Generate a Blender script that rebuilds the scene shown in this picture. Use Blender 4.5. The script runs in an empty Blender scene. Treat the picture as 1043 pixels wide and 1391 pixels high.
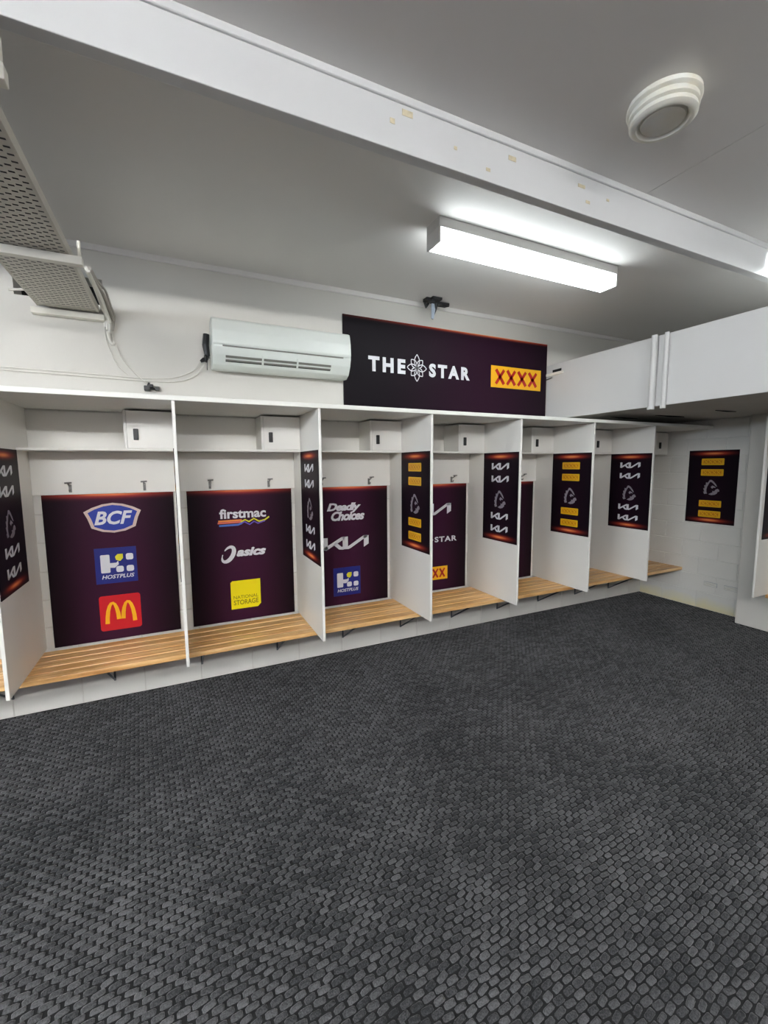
import bpy, bmesh, math, random
import numpy as np
from mathutils import Matrix, Vector
random.seed(7)
SC = bpy.context.scene
COL = SC.collection

# ------------------------------------------------------------------ camera
F_PX, YAW, PITCH, ROLL = 585.487, 0.443206, -0.107260, -0.007011
CAM = Vector((-1.79517, -3.64683, 1.71495))
fw = Vector((math.sin(YAW)*math.cos(PITCH), math.cos(YAW)*math.cos(PITCH), math.sin(PITCH)))
rt0 = Vector((math.cos(YAW), -math.sin(YAW), 0)); up0 = rt0.cross(fw)
rt = rt0*math.cos(ROLL) + up0*math.sin(ROLL); up = -rt0*math.sin(ROLL) + up0*math.cos(ROLL)
cd = bpy.data.cameras.new('camera'); cam = bpy.data.objects.new('camera', cd); COL.objects.link(cam)
m3 = Matrix((rt, up, -fw)).transposed()
cam.matrix_world = Matrix.Translation(CAM) @ m3.to_4x4()
cd.sensor_fit = 'VERTICAL'; cd.sensor_height = 36.0; cd.lens = F_PX*36.0/1391.0; cd.clip_start = 0.02
SC.camera = cam
# ------------------------------------------------------------------ world, exposure
w = bpy.data.worlds.new('world'); SC.world = w; w.use_nodes = True
w.node_tree.nodes['Background'].inputs[0].default_value = (0.78, 0.89, 1.0, 1)
w.node_tree.nodes['Background'].inputs[1].default_value = 18.0         # overcast daylight reaching in through the high strip window
vs = SC.view_settings
vs.view_transform = 'Standard'; vs.look = 'None'; vs.gamma = 1.0; vs.use_curve_mapping = False
vs.exposure = 1.0
LAMP = 5.6                                   # emission of the single-tube diffusers by the beam
FILL_LAMP = 8.0                                 # emission of the unseen batten added as fill for ceiling and carpet
LAMP2 = 50.0                                 # emission of the twin-tube battens over the open half

# ------------------------------------------------------------------ materials
def lin(c):
    return tuple(((v/255)/12.92 if v/255 <= 0.04045 else ((v/255+0.055)/1.055)**2.4) for v in c)
def new_mat(name):
    m = bpy.data.materials.new(name); m.use_nodes = True
    nt = m.node_tree; b = nt.nodes['Principled BSDF']
    return m, nt, b
def N(nt, t, **kw):
    n = nt.nodes.new(t)
    for k, v in kw.items(): setattr(n, k, v)
    return n
def L(nt, a, b): nt.links.new(a, b)
def mat(name, rgb, rough=0.5, metal=0.0, noise=0.0, nscale=6.0, bump=0.0, bscale=60.0, spec=None, rgb2=None):
    m, nt, b = new_mat(name)
    c = lin(rgb); b.inputs['Base Color'].default_value = (*c, 1)
    b.inputs['Roughness'].default_value = rough; b.inputs['Metallic'].default_value = metal
    if spec is not None: b.inputs['Specular IOR Level'].default_value = spec
    tc = N(nt, 'ShaderNodeTexCoord')
    if noise > 0:
        n = N(nt, 'ShaderNodeTexNoise'); n.inputs['Scale'].default_value = nscale; n.inputs['Detail'].default_value = 5
        L(nt, tc.outputs['Object'], n.inputs['Vector'])
        r = N(nt, 'ShaderNodeValToRGB'); c2 = lin(rgb2) if rgb2 else tuple(v*(1-noise) for v in c)
        r.color_ramp.elements[0].position = 0.3; r.color_ramp.elements[1].position = 0.7
        r.color_ramp.elements[0].color = (*c2, 1); r.color_ramp.elements[1].color = (*c, 1)
        L(nt, n.outputs['Fac'], r.inputs[0]); L(nt, r.outputs[0], b.inputs['Base Color'])
    if bump > 0:
        n2 = N(nt, 'ShaderNodeTexNoise'); n2.inputs['Scale'].default_value = bscale; n2.inputs['Detail'].default_value = 4
        L(nt, tc.outputs['Object'], n2.inputs['Vector'])
        bp = N(nt, 'ShaderNodeBump'); bp.inputs['Strength'].default_value = bump; bp.inputs['Distance'].default_value = 0.004
        L(nt, n2.outputs['Fac'], bp.inputs['Height']); L(nt, bp.outputs[0], b.inputs['Normal'])
    return m
M = {}
M['wall'] = mat('painted_masonry', (226, 224, 217), 0.55, noise=0.06, nscale=2.5, bump=0.25, bscale=70)
M['plaster'] = mat('painted_plaster', (216, 213, 205), 0.55, noise=0.05, nscale=2.0, bump=0.08, bscale=40)
M['ceiling'] = mat('ceiling_paint', (228, 225, 221), 0.6, noise=0.03, nscale=1.5, bump=0.04, bscale=30)
M['beam'] = mat('beam_gloss_paint', (216, 216, 215), 0.4, noise=0.05, nscale=3.0, bump=0.06, bscale=25)
M['dim'] = mat('far_wall_paint', (112, 104, 106), 0.6, noise=0.1, nscale=2.0, bump=0.08, bscale=40)
M['joint'] = mat('joint_dark', (70, 66, 60), 0.9)
M['lam'] = mat('white_laminate', (236, 234, 227), 0.35, noise=0.03, nscale=3.0)
M['edge'] = mat('laminate_edge', (236, 235, 228), 0.4, noise=0.02, nscale=4.0)
M['black'] = mat('black_plastic', (22, 22, 23), 0.4, noise=0.2, nscale=30)
M['dark'] = mat('dark_void', (12, 11, 10), 0.9, noise=0.2)
M['steel'] = mat('bracket_steel', (84, 90, 98), 0.45, metal=0.4, noise=0.2, nscale=20)
M['chrome'] = mat('brushed_chrome', (150, 150, 146), 0.3, metal=0.9, noise=0.15, nscale=40)
M['acwhite'] = mat('air_con_plastic', (222, 227, 221), 0.3, noise=0.03, nscale=4.0)
M['acgrey'] = mat('air_con_louvre', (120, 120, 112), 0.4, noise=0.1, nscale=15)
M['housing'] = mat('lamp_housing', (206, 204, 200), 0.4, noise=0.04, nscale=8)
M['ventw'] = mat('vent_plastic', (230, 230, 224), 0.4, noise=0.08, nscale=9, rgb2=(228, 222, 204))
M['tray'] = mat('galvanised_tray', (205, 200, 188), 0.45, noise=0.1, nscale=14)
M['strut'] = mat('white_strut', (236, 232, 220), 0.4, noise=0.05, nscale=14)
M['cable'] = mat('white_cable', (226, 223, 214), 0.45, noise=0.08, nscale=20)
M['greycable'] = mat('grey_cable', (176, 170, 160), 0.5, noise=0.1, nscale=20)
M['duct'] = mat('duct_board', (206, 205, 203), 0.5, noise=0.04, nscale=1.6, bump=0.05, bscale=30)
M['soffit'] = mat('soffit_board', (196, 192, 184), 0.6, noise=0.12, nscale=2.2)
M['tape'] = mat('old_tape', (218, 206, 174), 0.6, noise=0.25, nscale=40)
M['bluegrey'] = mat('blue_grey_plastic', (196, 208, 222), 0.3, noise=0.15, nscale=20)
M['ventgrey'] = mat('grille_grey', (176, 178, 180), 0.5, noise=0.1, nscale=20)
M['pwhite'] = mat('print_white', (226, 226, 230), 0.4, noise=0.03)
M['pgrey'] = mat('print_silver', (150, 142, 150), 0.4, noise=0.25, nscale=30)
M['pblue'] = mat('print_navy', (20, 30, 120), 0.4, noise=0.05)
M['pblue2'] = mat('print_royal', (24, 52, 160), 0.4, noise=0.05)
M['pred'] = mat('print_red', (205, 16, 34), 0.4, noise=0.05)
M['pgold'] = mat('print_gold', (250, 186, 24), 0.4, noise=0.05)
M['pyellow'] = mat('print_yellow', (246, 228, 4), 0.4, noise=0.03)
M['plime'] = mat('print_lime', (222, 214, 40), 0.4, noise=0.03)
M['pbeige'] = mat('print_beige', (214, 190, 178), 0.4, noise=0.08)
M['porange'] = mat('print_orange', (240, 140, 60), 0.4, noise=0.05)
M['ppink'] = mat('print_pink', (230, 110, 96), 0.4, noise=0.05)
M['psky'] = mat('print_sky', (70, 116, 200), 0.4, noise=0.05)
M['pviolet'] = mat('print_violet', (104, 84, 190), 0.4, noise=0.05)
M['polive'] = mat('print_olive', (128, 118, 10), 0.4, noise=0.05)
M['pxred'] = mat('print_x_red', (190, 30, 24), 0.4, noise=0.05)
M['pxamber'] = mat('print_amber', (206, 132, 10), 0.4, noise=0.05)
M['pmust'] = mat('print_mustard', (232, 178, 30), 0.4, noise=0.05)

def stained_wall():
    # same paint with a yellowed patch low down beside the floor
    m = M['wall'].copy(); m.name = 'painted_masonry_yellowed'; nt = m.node_tree; b = nt.nodes['Principled BSDF']
    g = N(nt, 'ShaderNodeNewGeometry'); s = N(nt, 'ShaderNodeSeparateXYZ'); L(nt, g.outputs['Position'], s.inputs[0])
    n = N(nt, 'ShaderNodeTexNoise'); n.inputs['Scale'].default_value = 6; L(nt, g.outputs['Position'], n.inputs['Vector'])
    a = N(nt, 'ShaderNodeMath', operation='MULTIPLY_ADD'); L(nt, n.outputs['Fac'], a.inputs[0]); a.inputs[1].default_value = -0.14; L(nt, s.outputs['Z'], a.inputs[2])
    mr = N(nt, 'ShaderNodeMapRange'); L(nt, a.outputs[0], mr.inputs[0])
    mr.inputs[1].default_value = -0.06; mr.inputs[2].default_value = 0.07; mr.inputs[3].default_value = 0.75; mr.inputs[4].default_value = 0.0
    src = b.inputs['Base Color'].links[0].from_socket
    mx = N(nt, 'ShaderNodeMixRGB'); L(nt, mr.outputs[0], mx.inputs[0]); L(nt, src, mx.inputs[1]); mx.inputs[2].default_value = (*lin((232, 222, 172)), 1)
    L(nt, mx.outputs[0], b.inputs['Base Color'])
    return m
M['wallst'] = stained_wall()

def wood():
    m, nt, b = new_mat('bench_timber')
    tc = N(nt, 'ShaderNodeTexCoord'); oi = N(nt, 'ShaderNodeObjectInfo')
    mp = N(nt, 'ShaderNodeMapping'); mp.inputs['Scale'].default_value = (1.2, 26, 26)
    ad = N(nt, 'ShaderNodeVectorMath', operation='ADD'); L(nt, tc.outputs['Object'], ad.inputs[0])
    cb = N(nt, 'ShaderNodeCombineXYZ'); ml = N(nt, 'ShaderNodeMath', operation='MULTIPLY'); ml.inputs[1].default_value = 31.0
    L(nt, oi.outputs['Random'], ml.inputs[0]); L(nt, ml.outputs[0], cb.inputs[0]); L(nt, ml.outputs[0], cb.inputs[1]); L(nt, cb.outputs[0], ad.inputs[1])
    L(nt, ad.outputs[0], mp.inputs[0])
    n = N(nt, 'ShaderNodeTexNoise'); n.inputs['Scale'].default_value = 1.6; n.inputs['Detail'].default_value = 7; L(nt, mp.outputs[0], n.inputs['Vector'])
    r = N(nt, 'ShaderNodeValToRGB'); e = r.color_ramp.elements
    e[0].position = 0.30; e[0].color = (*lin((186, 132, 76)), 1); e[1].position = 0.68; e[1].color = (*lin((246, 208, 150)), 1)
    x = e.new(0.5); x.color = (*lin((226, 176, 112)), 1)
    L(nt, n.outputs['Fac'], r.inputs[0])
    hs = N(nt, 'ShaderNodeHueSaturation'); L(nt, r.outputs[0], hs.inputs['Color'])
    mr = N(nt, 'ShaderNodeMapRange'); mr.inputs[3].default_value = 0.85; mr.inputs[4].default_value = 1.1; L(nt, oi.outputs['Random'], mr.inputs[0]); L(nt, mr.outputs[0], hs.inputs['Value'])
    L(nt, hs.outputs[0], b.inputs['Base Color']); b.inputs['Roughness'].default_value = 0.32
    return m
M['wood'] = wood()

def print_board(name, glow_bottom, cx=0.5, mid=(62, 27, 50), edge=(24, 14, 20), gh=0.045, gw=0.5, inset=0.0):
    """dark maroon print with a thin orange band at the head (and foot)"""
    m, nt, b = new_mat(name)
    tc = N(nt, 'ShaderNodeTexCoord'); s = N(nt, 'ShaderNodeSeparateXYZ'); L(nt, tc.outputs['Generated'], s.inputs[0])
    def math_(op, a, bb=None):
        n = N(nt, 'ShaderNodeMath', operation=op)
        for i, v in enumerate((a, bb)):
            if v is None: continue
            if isinstance(v, (int, float)): n.inputs[i].default_value = v
            else: L(nt, v, n.inputs[i])
        return n.outputs[0]
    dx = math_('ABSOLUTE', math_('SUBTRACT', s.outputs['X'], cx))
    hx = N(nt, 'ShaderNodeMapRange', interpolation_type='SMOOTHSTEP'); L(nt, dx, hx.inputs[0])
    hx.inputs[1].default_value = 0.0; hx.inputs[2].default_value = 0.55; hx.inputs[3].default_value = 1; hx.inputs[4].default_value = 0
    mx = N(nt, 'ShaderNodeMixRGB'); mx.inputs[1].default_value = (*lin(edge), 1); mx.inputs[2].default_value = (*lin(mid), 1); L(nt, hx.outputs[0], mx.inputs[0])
    def band(zc):
        d = math_('DIVIDE', math_('SUBTRACT', s.outputs['Z'], zc), gh)
        g = math_('POWER', 2.718, math_('MULTIPLY', math_('MULTIPLY', d, d), -1.2))
        e = math_('DIVIDE', dx, gw)
        h = math_('POWER', 2.718, math_('MULTIPLY', math_('MULTIPLY', e, e), -1.6))
        return math_('MULTIPLY', g, h)
    v = band(1.0-inset)
    if glow_bottom: v = math_('ADD', v, band(inset))
    r = N(nt, 'ShaderNodeValToRGB'); e = r.color_ramp.elements
    e[0].position = 0.0; e[0].color = (0, 0, 0, 1); e[1].position = 1.0; e[1].color = (*lin((240, 140, 76)), 1)
    x = e.new(0.45); x.color = (*lin((150, 50, 28)), 1)
    L(nt, v, r.inputs[0])
    mx2 = N(nt, 'ShaderNodeMixRGB', blend_type='ADD'); mx2.inputs[0].default_value = 1; L(nt, mx.outputs[0], mx2.inputs[1]); L(nt, r.outputs[0], mx2.inputs[2])
    L(nt, mx2.outputs[0], b.inputs['Base Color']); b.inputs['Roughness'].default_value = 0.45; b.inputs['Specular IOR Level'].default_value = 0.10
    return m
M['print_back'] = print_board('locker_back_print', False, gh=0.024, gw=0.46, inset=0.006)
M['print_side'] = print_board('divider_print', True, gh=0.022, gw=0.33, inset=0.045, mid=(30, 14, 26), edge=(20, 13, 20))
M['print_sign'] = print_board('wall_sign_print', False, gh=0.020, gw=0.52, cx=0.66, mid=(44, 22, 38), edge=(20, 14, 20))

def emit(name, rgb, s):
    m = bpy.data.materials.new(name); m.use_nodes = True; nt = m.node_tree; nt.nodes.clear()
    o = N(nt, 'ShaderNodeOutputMaterial'); e = N(nt, 'ShaderNodeEmission')
    e.inputs[0].default_value = (*rgb, 1); e.inputs[1].default_value = s; L(nt, e.outputs[0], o.inputs[0])
    return m
M['tube'] = emit('lit_diffuser', (0.90, 0.97, 1.0), LAMP)
M['fill_tube'] = emit('added_fill_diffuser', (0.93, 0.98, 1.0), FILL_LAMP)
M['tube2'] = emit('lit_twin_diffuser', (0.98, 0.99, 1.0), LAMP2)

def carpet():
    m, nt, b = new_mat('woven_carpet_loops')
    at = N(nt, 'ShaderNodeAttribute'); at.attribute_name = 'shade'
    g = N(nt, 'ShaderNodeNewGeometry')
    n = N(nt, 'ShaderNodeTexNoise'); n.inputs['Scale'].default_value = 230; n.inputs['Detail'].default_value = 3; L(nt, g.outputs['Position'], n.inputs['Vector'])
    n2 = N(nt, 'ShaderNodeTexNoise'); n2.inputs['Scale'].default_value = 1.3; n2.inputs['Detail'].default_value = 2; L(nt, g.outputs['Position'], n2.inputs['Vector'])
    a = N(nt, 'ShaderNodeMath', operation='MULTIPLY_ADD'); L(nt, n.outputs['Fac'], a.inputs[0]); a.inputs[1].default_value = 0.9; L(nt, at.outputs['Fac'], a.inputs[2])
    a2 = N(nt, 'ShaderNodeMath', operation='MULTIPLY_ADD'); L(nt, n2.outputs['Fac'], a2.inputs[0]); a2.inputs[1].default_value = 0.7; L(nt, a.outputs[0], a2.inputs[2])
    r = N(nt, 'ShaderNodeValToRGB'); e = r.color_ramp.elements
    e[0].position = 0.35; e[0].color = (*lin((33, 34, 36)), 1); e[1].position = 0.95; e[1].color = (*lin((122, 122, 124)), 1)
    d = N(nt, 'ShaderNodeMath', operation='MULTIPLY'); L(nt, a2.outputs[0], d.inputs[0]); d.inputs[1].default_value = 0.46
    L(nt, d.outputs[0], r.inputs[0]); L(nt, r.outputs[0], b.inputs['Base Color']); b.inputs['Roughness'].default_value = 0.85
    b.inputs['Specular IOR Level'].default_value = 0.25
    b.inputs['Sheen Weight'].default_value = 0.25; b.inputs['Sheen Roughness'].default_value = 0.4
    bp = N(nt, 'ShaderNodeBump'); bp.inputs['Strength'].default_value = 0.6; bp.inputs['Distance'].default_value = 0.003
    L(nt, n.outputs['Fac'], bp.inputs['Height']); L(nt, bp.outputs[0], b.inputs['Normal'])
    return m
M['loops'] = carpet()
def carpet_base():
    m, nt, b = new_mat('carpet_backing')
    g = N(nt, 'ShaderNodeNewGeometry')
    br = N(nt, 'ShaderNodeTexBrick'); br.inputs['Scale'].default_value = 1.0
    br.inputs['Brick Width'].default_value = 0.048; br.inputs['Row Height'].default_value = 0.024; br.inputs['Mortar Size'].default_value = 0.004
    br.inputs['Color1'].default_value = (*lin((88, 89, 91)), 1); br.inputs['Color2'].default_value = (*lin((70, 71, 74)), 1); br.inputs['Mortar'].default_value = (*lin((28, 28, 30)), 1)
    L(nt, g.outputs['Position'], br.inputs['Vector']); L(nt, br.outputs['Color'], b.inputs['Base Color'])
    b.inputs['Roughness'].default_value = 0.95
    return m
M['cbase2'] = carpet_base()
M['cbase'] = mat('carpet_ground', (16, 16, 18), 0.95, noise=0.2, nscale=80)

# ------------------------------------------------------------------ helpers
class B:
    def __init__(s): s.v = []; s.f = []
    def add(s, vs, fs):
        o = len(s.v); s.v += [tuple(p) for p in vs]; s.f += [tuple(i+o for i in f) for f in fs]; return s
    def box(s, x0, x1, y0, y1, z0, z1):
        if x0 > x1: x0, x1 = x1, x0
        if y0 > y1: y0, y1 = y1, y0
        if z0 > z1: z0, z1 = z1, z0
        return s.add([(x0,y0,z0),(x1,y0,z0),(x1,y1,z0),(x0,y1,z0),(x0,y0,z1),(x1,y0,z1),(x1,y1,z1),(x0,y1,z1)],
                     [(0,3,2,1),(4,5,6,7),(0,1,5,4),(1,2,6,5),(2,3,7,6),(3,0,4,7)])
    def tube(s, pts, r, n=8):
        pts = [Vector(p) for p in pts]; rings = []
        for i, p in enumerate(pts):
            d = (pts[min(i+1, len(pts)-1)] - pts[max(i-1, 0)]).normalized()
            a = Vector((0,0,1)) if abs(d.z) < 0.9 else Vector((1,0,0))
            u = d.cross(a).normalized(); v = d.cross(u).normalized()
            rr = r[i] if isinstance(r, (list, tuple)) else r
            rings.append([p + (u*math.cos(t)+v*math.sin(t))*rr for t in [2*math.pi*k/n for k in range(n)]])
        vs = [q for R_ in rings for q in R_]; fs = []
        for i in range(len(rings)-1):
            for k in range(n):
                fs.append((i*n+k, i*n+(k+1) % n, (i+1)*n+(k+1) % n, (i+1)*n+k))
        fs.append(tuple(range(n-1, -1, -1))); fs.append(tuple((len(rings)-1)*n+k for k in range(n)))
        return s.add(vs, fs)
    def lathe(s, prof, c, n=48):
        """prof: (radius, z) pairs revolved about a vertical axis through c"""
        vs = []; fs = []
        for (r, z) in prof:
            for k in range(n):
                t = 2*math.pi*k/n; vs.append((c[0]+r*math.cos(t), c[1]+r*math.sin(t), z))
        for i in range(len(prof)-1):
            for k in range(n):
                fs.append((i*n+k, i*n+(k+1) % n, (i+1)*n+(k+1) % n, (i+1)*n+k))
        fs.append(tuple(range(n))); fs.append(tuple((len(prof)-1)*n+k for k in range(n-1, -1, -1)))
        return s.add(vs, fs)
    def prism_x(s, prof, x0, x1):
        n = len(prof)
        vs = [(x0, y, z) for y, z in prof] + [(x1, y, z) for y, z in prof]
        fs = [(i, (i+1) % n, n+(i+1) % n, n+i) for i in range(n)] + [tuple(range(n-1, -1, -1)), tuple(range(n, 2*n))]
        return s.add(vs, fs)
    def build(s, name, m, parent=None, off=(0,0,0), loc=None, bevel=0.0, smooth=False, seg=2):
        """off is subtracted from the vertices (the parent's place); loc moves a top-level mesh's origin there"""
        o_ = Vector(loc if loc is not None else off)
        me = bpy.data.meshes.new(name)
        me.from_pydata([(Vector(p)-o_)[:] for p in s.v], [], s.f)
        bm = bmesh.new(); bm.from_mesh(me)
        bmesh.ops.recalc_face_normals(bm, faces=bm.faces)
        if bevel > 0:
            bmesh.ops.bevel(bm, geom=list(bm.edges), offset=bevel, segments=seg, affect='EDGES', profile=0.5)
        if smooth:
            for f in bm.faces: f.smooth = True
            for e in bm.edges:
                if len(e.link_faces) == 2 and e.calc_face_angle(0) > 0.7: e.smooth = False
        bm.to_mesh(me); bm.free()
        me.materials.append(m)
        ob = bpy.data.objects.new(name, me); COL.objects.link(ob)
        if parent is not None: ob.parent = parent
        if loc is not None: ob.location = loc
        return ob
def tag(o, label, cat, group=None):
    o['label'] = label; o['category'] = cat
    if group: o['group'] = group
    return o
def thing(name, loc, label, cat, group=None):
    o = bpy.data.objects.new(name, None); COL.objects.link(o); o.location = loc; o.empty_display_size = 0.1
    return tag(o, label, cat, group)
def struct(o): o['kind'] = 'structure'; return o

# ------------------------------------------------------------------ setting
XR, XL, YF, H = 3.744, -7.5, -7.0, 3.22
PX, PY = 3.55, -1.2                       # the right wall steps in at the pier
D = [-2.6993, -1.8018, -0.9024, 0.0, 0.9044, 1.8137, 2.7222]
DEP, ZB, ZT = 0.747, 0.45, 2.108

floor = struct(B().box(XL, 4.0, YF, 0.2, -0.1, 0.0).build('floor', M['cbase2']))
# carpet: running-bond woven loops, one joined piece (tens of thousands)
def carpet_loops():
    pw, ph, ang = 0.0478, 0.0237, math.radians(4.2)
    ca, sa = math.cos(ang), math.sin(ang)
    rng = np.random.default_rng(3); cs = []
    for j in range(-40, 190):
        for i in range(-95, 110):
            u = (i + 0.5*(j % 2))*pw; v = -j*ph
            x = u*ca - v*sa; y = u*sa + v*ca
            if x < -3.3 or y > -0.012 or y < -3.55: continue
            if x > XR-0.02 or (x > PX-0.03 and y < PY+0.03): continue
            if y < -2.0 - 0.5*(x+2.4) - 0.35: continue
            cs.append((x, y))
    c = np.array(cs); n = len(c)
    t = np.arange(8)*math.pi/4 + math.pi/8
    ex = np.sign(np.cos(t))*np.abs(np.cos(t))**0.42; ey = np.sign(np.sin(t))*np.abs(np.sin(t))**0.42
    rings = [(0.43, 0.0), (0.385, 0.0040), (0.23, 0.0064)]
    tw = ang + rng.normal(0, 0.10, n)
    sz = rng.normal(1.0, 0.07, (n, 2)); hz = rng.normal(1.0, 0.18, n)
    V = np.zeros((n, 25, 3))
    for q, (k, z) in enumerate(rings):
        lx = ex[None, :]*k*pw*sz[:, :1]; ly = ey[None, :]*k*0.96*ph*sz[:, 1:]
        V[:, q*8:q*8+8, 0] = c[:, :1] + lx*np.cos(tw)[:, None] - ly*np.sin(tw)[:, None]
        V[:, q*8:q*8+8, 1] = c[:, 1:] + lx*np.sin(tw)[:, None] + ly*np.cos(tw)[:, None]
        V[:, q*8:q*8+8, 2] = z*hz[:, None] + 0.0005
    V[:, 24, :2] = c; V[:, 24, 2] = 0.0070*hz
    fs = []
    for q in range(2):
        for k in range(8): fs.append((q*8+k, q*8+(k+1) % 8, q*8+8+(k+1) % 8, q*8+8+k))
    tr = [(16+k, 16+(k+1) % 8, 24) for k in range(8)]
    idx = np.concatenate([np.array(fs).ravel(), np.array(tr).ravel()])
    tot = np.array([4]*16 + [3]*8)
    me = bpy.data.meshes.new('carpet_loops')
    me.vertices.add(n*25); me.vertices.foreach_set('co', V.ravel())
    li = (idx[None, :] + (np.arange(n)*25)[:, None]).ravel()
    me.loops.add(len(li)); me.loops.foreach_set('vertex_index', li.astype(np.int32))
    lt = np.tile(tot, n); st = np.concatenate([[0], np.cumsum(lt)[:-1]])
    me.polygons.add(len(lt)); me.polygons.foreach_set('loop_start', st.astype(np.int32))
    me.polygons.foreach_set('use_smooth', np.ones(len(lt), bool))
    at = me.attributes.new('shade', 'FLOAT', 'POINT')
    at.data.foreach_set('value', np.repeat(rng.random(n)*0.34, 25).astype(np.float32))
    me.update(); me.validate()
    me.materials.append(M['loops'])
    o = bpy.data.objects.new('carpet_loops', me); COL.objects.link(o); o.parent = floor
    o['kind'] = 'stuff'; o['label'] = 'charcoal woven loops of the carpet'
    # dark ground of the same carpet between the loops
    g = B().box(-3.35, XR, -3.6, 0.0, -0.02, 0.0006).build('carpet_ground', M['cbase'], floor)
carpet_loops()

# ceiling: sheets with fine joints under a dark backing
ceil = struct(B().box(XL, 4.0, YF, 0.2, H+0.008, H+0.12).build('ceiling', M['joint']))
for (x0, x1, y0, y1) in [(XL, 4.0, -1.89, 0.0), (XL, -1.745, YF, -1.89), (-1.742, 0.655, YF, -1.89), (0.658, 4.0, YF, -1.89)]:
    B().box(x0, x1, y0, y1, H, H+0.02).build('ceiling_sheet', M['ceiling'], ceil)

# back wall with the rough service hole above the lockers
HX0, HX1, HZ0, HZ1 = -2.69, -2.2, 2.83, 3.0
b = B()
b.box(XL-0.2, 4.0, 0.006, 0.2, 0, 2.2)
b.box(XL-0.2, HX0, 0.0, 0.2, 2.2, H+0.12); b.box(HX1, 4.0, 0.0, 0.2, 2.2, H+0.12)
b.box(HX0, HX1, 0.0, 0.2, 2.2, HZ0); b.box(HX0, HX1, 0.0, 0.2, HZ1, H+0.12)
wall_back = struct(b.build('wall_back', M['plaster']))
B().box(HX0, HX1, 0.17, 0.2, HZ0, HZ1).build('hole_back', M['dark'], wall_back)
# blocks
_bm = {}
def block_mesh(lw, lh, axis):
    k = (round(lw, 4), round(lh, 4), axis)
    if k not in _bm:
        c = 0.003; dpt = 0.02; b = B()
        P = lambda u, d, z: (u, -d, z) if axis == 'y' else (-d, -u, z)
        v = [P(0,-dpt,0), P(lw,-dpt,0), P(lw,-dpt,lh), P(0,-dpt,lh), P(0,-c,0), P(lw,-c,0), P(lw,-c,lh), P(0,-c,lh),
             P(c,0,c), P(lw-c,0,c), P(lw-c,0,lh-c), P(c,0,lh-c)]
        f = [(0,1,5,4),(1,2,6,5),(2,3,7,6),(3,0,4,7),(4,5,9,8),(5,6,10,9),(6,7,11,10),(7,4,8,11),(8,9,10,11)]
        me = bpy.data.meshes.new('block'); me.from_pydata(v, [], f)
        bm = bmesh.new(); bm.from_mesh(me); bmesh.ops.recalc_face_normals(bm, faces=bm.faces); bm.to_mesh(me); bm.free()
        me.materials.append(M['wall'] if axis == 'y' else M['wallst'])
        _bm[k] = me
    return _bm[k]
def blocks(parent, axis, u0, u1, z1, at, phase):
    j = 0.006; z = 0.0; row = 0
    while z < z1-0.05:
        u = u0 - ((phase + 0.2*(row % 2)) % 0.4)
        while u < u1-0.02:
            a, e = max(u, u0), min(u+0.4, u1)
            if e-a > 0.03:
                o = bpy.data.objects.new('block', block_mesh(e-a-j, 0.2-j, axis)); COL.objects.link(o); o.parent = parent
                o.location = (a+j/2, at, z+j/2) if axis == 'y' else (at, -(a+j/2), z+j/2)
            u += 0.4
        z += 0.2; row += 1
blocks(wall_back, 'y', -3.4, XR, 2.2, 0.0, (-3.4+0.506) % 0.4)
# right wall, set back beside the lockers
wall_right = struct(B().box(XR+0.006, 4.0, -1.6, 0.2, 0, H+0.12).build('wall_right', M['wall']))
blocks(wall_right, 'x', 0.0, 1.5, 2.2, XR, 0.1)
# pier / thicker wall further along
wall_pier = struct(B().box(PX, 4.0, YF-0.2, PY, 0, H+0.12).build('wall_right_pier', M['plaster'], bevel=0.004, seg=1))
# high strip window in the plain side wall, open to overcast daylight
WY0, WY1, WZ0, WZ1 = -6.2, -2.6, 2.50, 3.08
wall_left = struct(B().box(XL-0.2, XL, YF, WY0, 0, H+0.12).box(XL-0.2, XL, WY1, 0.0, 0, H+0.12).box(XL-0.2, XL, WY0, WY1, 0, WZ0).box(XL-0.2, XL, WY0, WY1, WZ1, H+0.12).build('wall_left', M['dim']))
wf = thing('window_1', (XL-.1, (WY0+WY1)/2, WZ0), '', ''); del wf['label'], wf['category']; struct(wf); o = wf.location
B().box(XL-.12, XL-.06, WY0, WY1, WZ0, WZ0+.04).box(XL-.12, XL-.06, WY0, WY1, WZ1-.04, WZ1).box(XL-.12, XL-.06, WY0, WY0+.04, WZ0, WZ1).box(XL-.12, XL-.06, WY1-.04, WY1, WZ0, WZ1).build('window_frame', M['strut'], wf, o)
for k in (1, 2, 3):
    y = WY0+(WY1-WY0)*k/4; B().box(XL-.12, XL-.06, y-.02, y+.02, WZ0+.04, WZ1-.04).build('mullion', M['strut'], wf, o)
pl = bpy.data.lights.new('window_portal', 'AREA'); pl.shape = 'RECTANGLE'; pl.size = WY1-WY0; pl.size_y = WZ1-WZ0; pl.cycles.is_portal = True
po = bpy.data.objects.new('window_portal', pl); COL.objects.link(po); po.location = (XL-0.15, (WY0+WY1)/2, (WZ0+WZ1)/2); po.rotation_euler = (math.pi/2, 0, -math.pi/2)
wall_front = struct(B().box(XL-0.2, 4.0, YF-0.2, YF, 0, H+0.12).build('wall_front', M['dim']))
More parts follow.
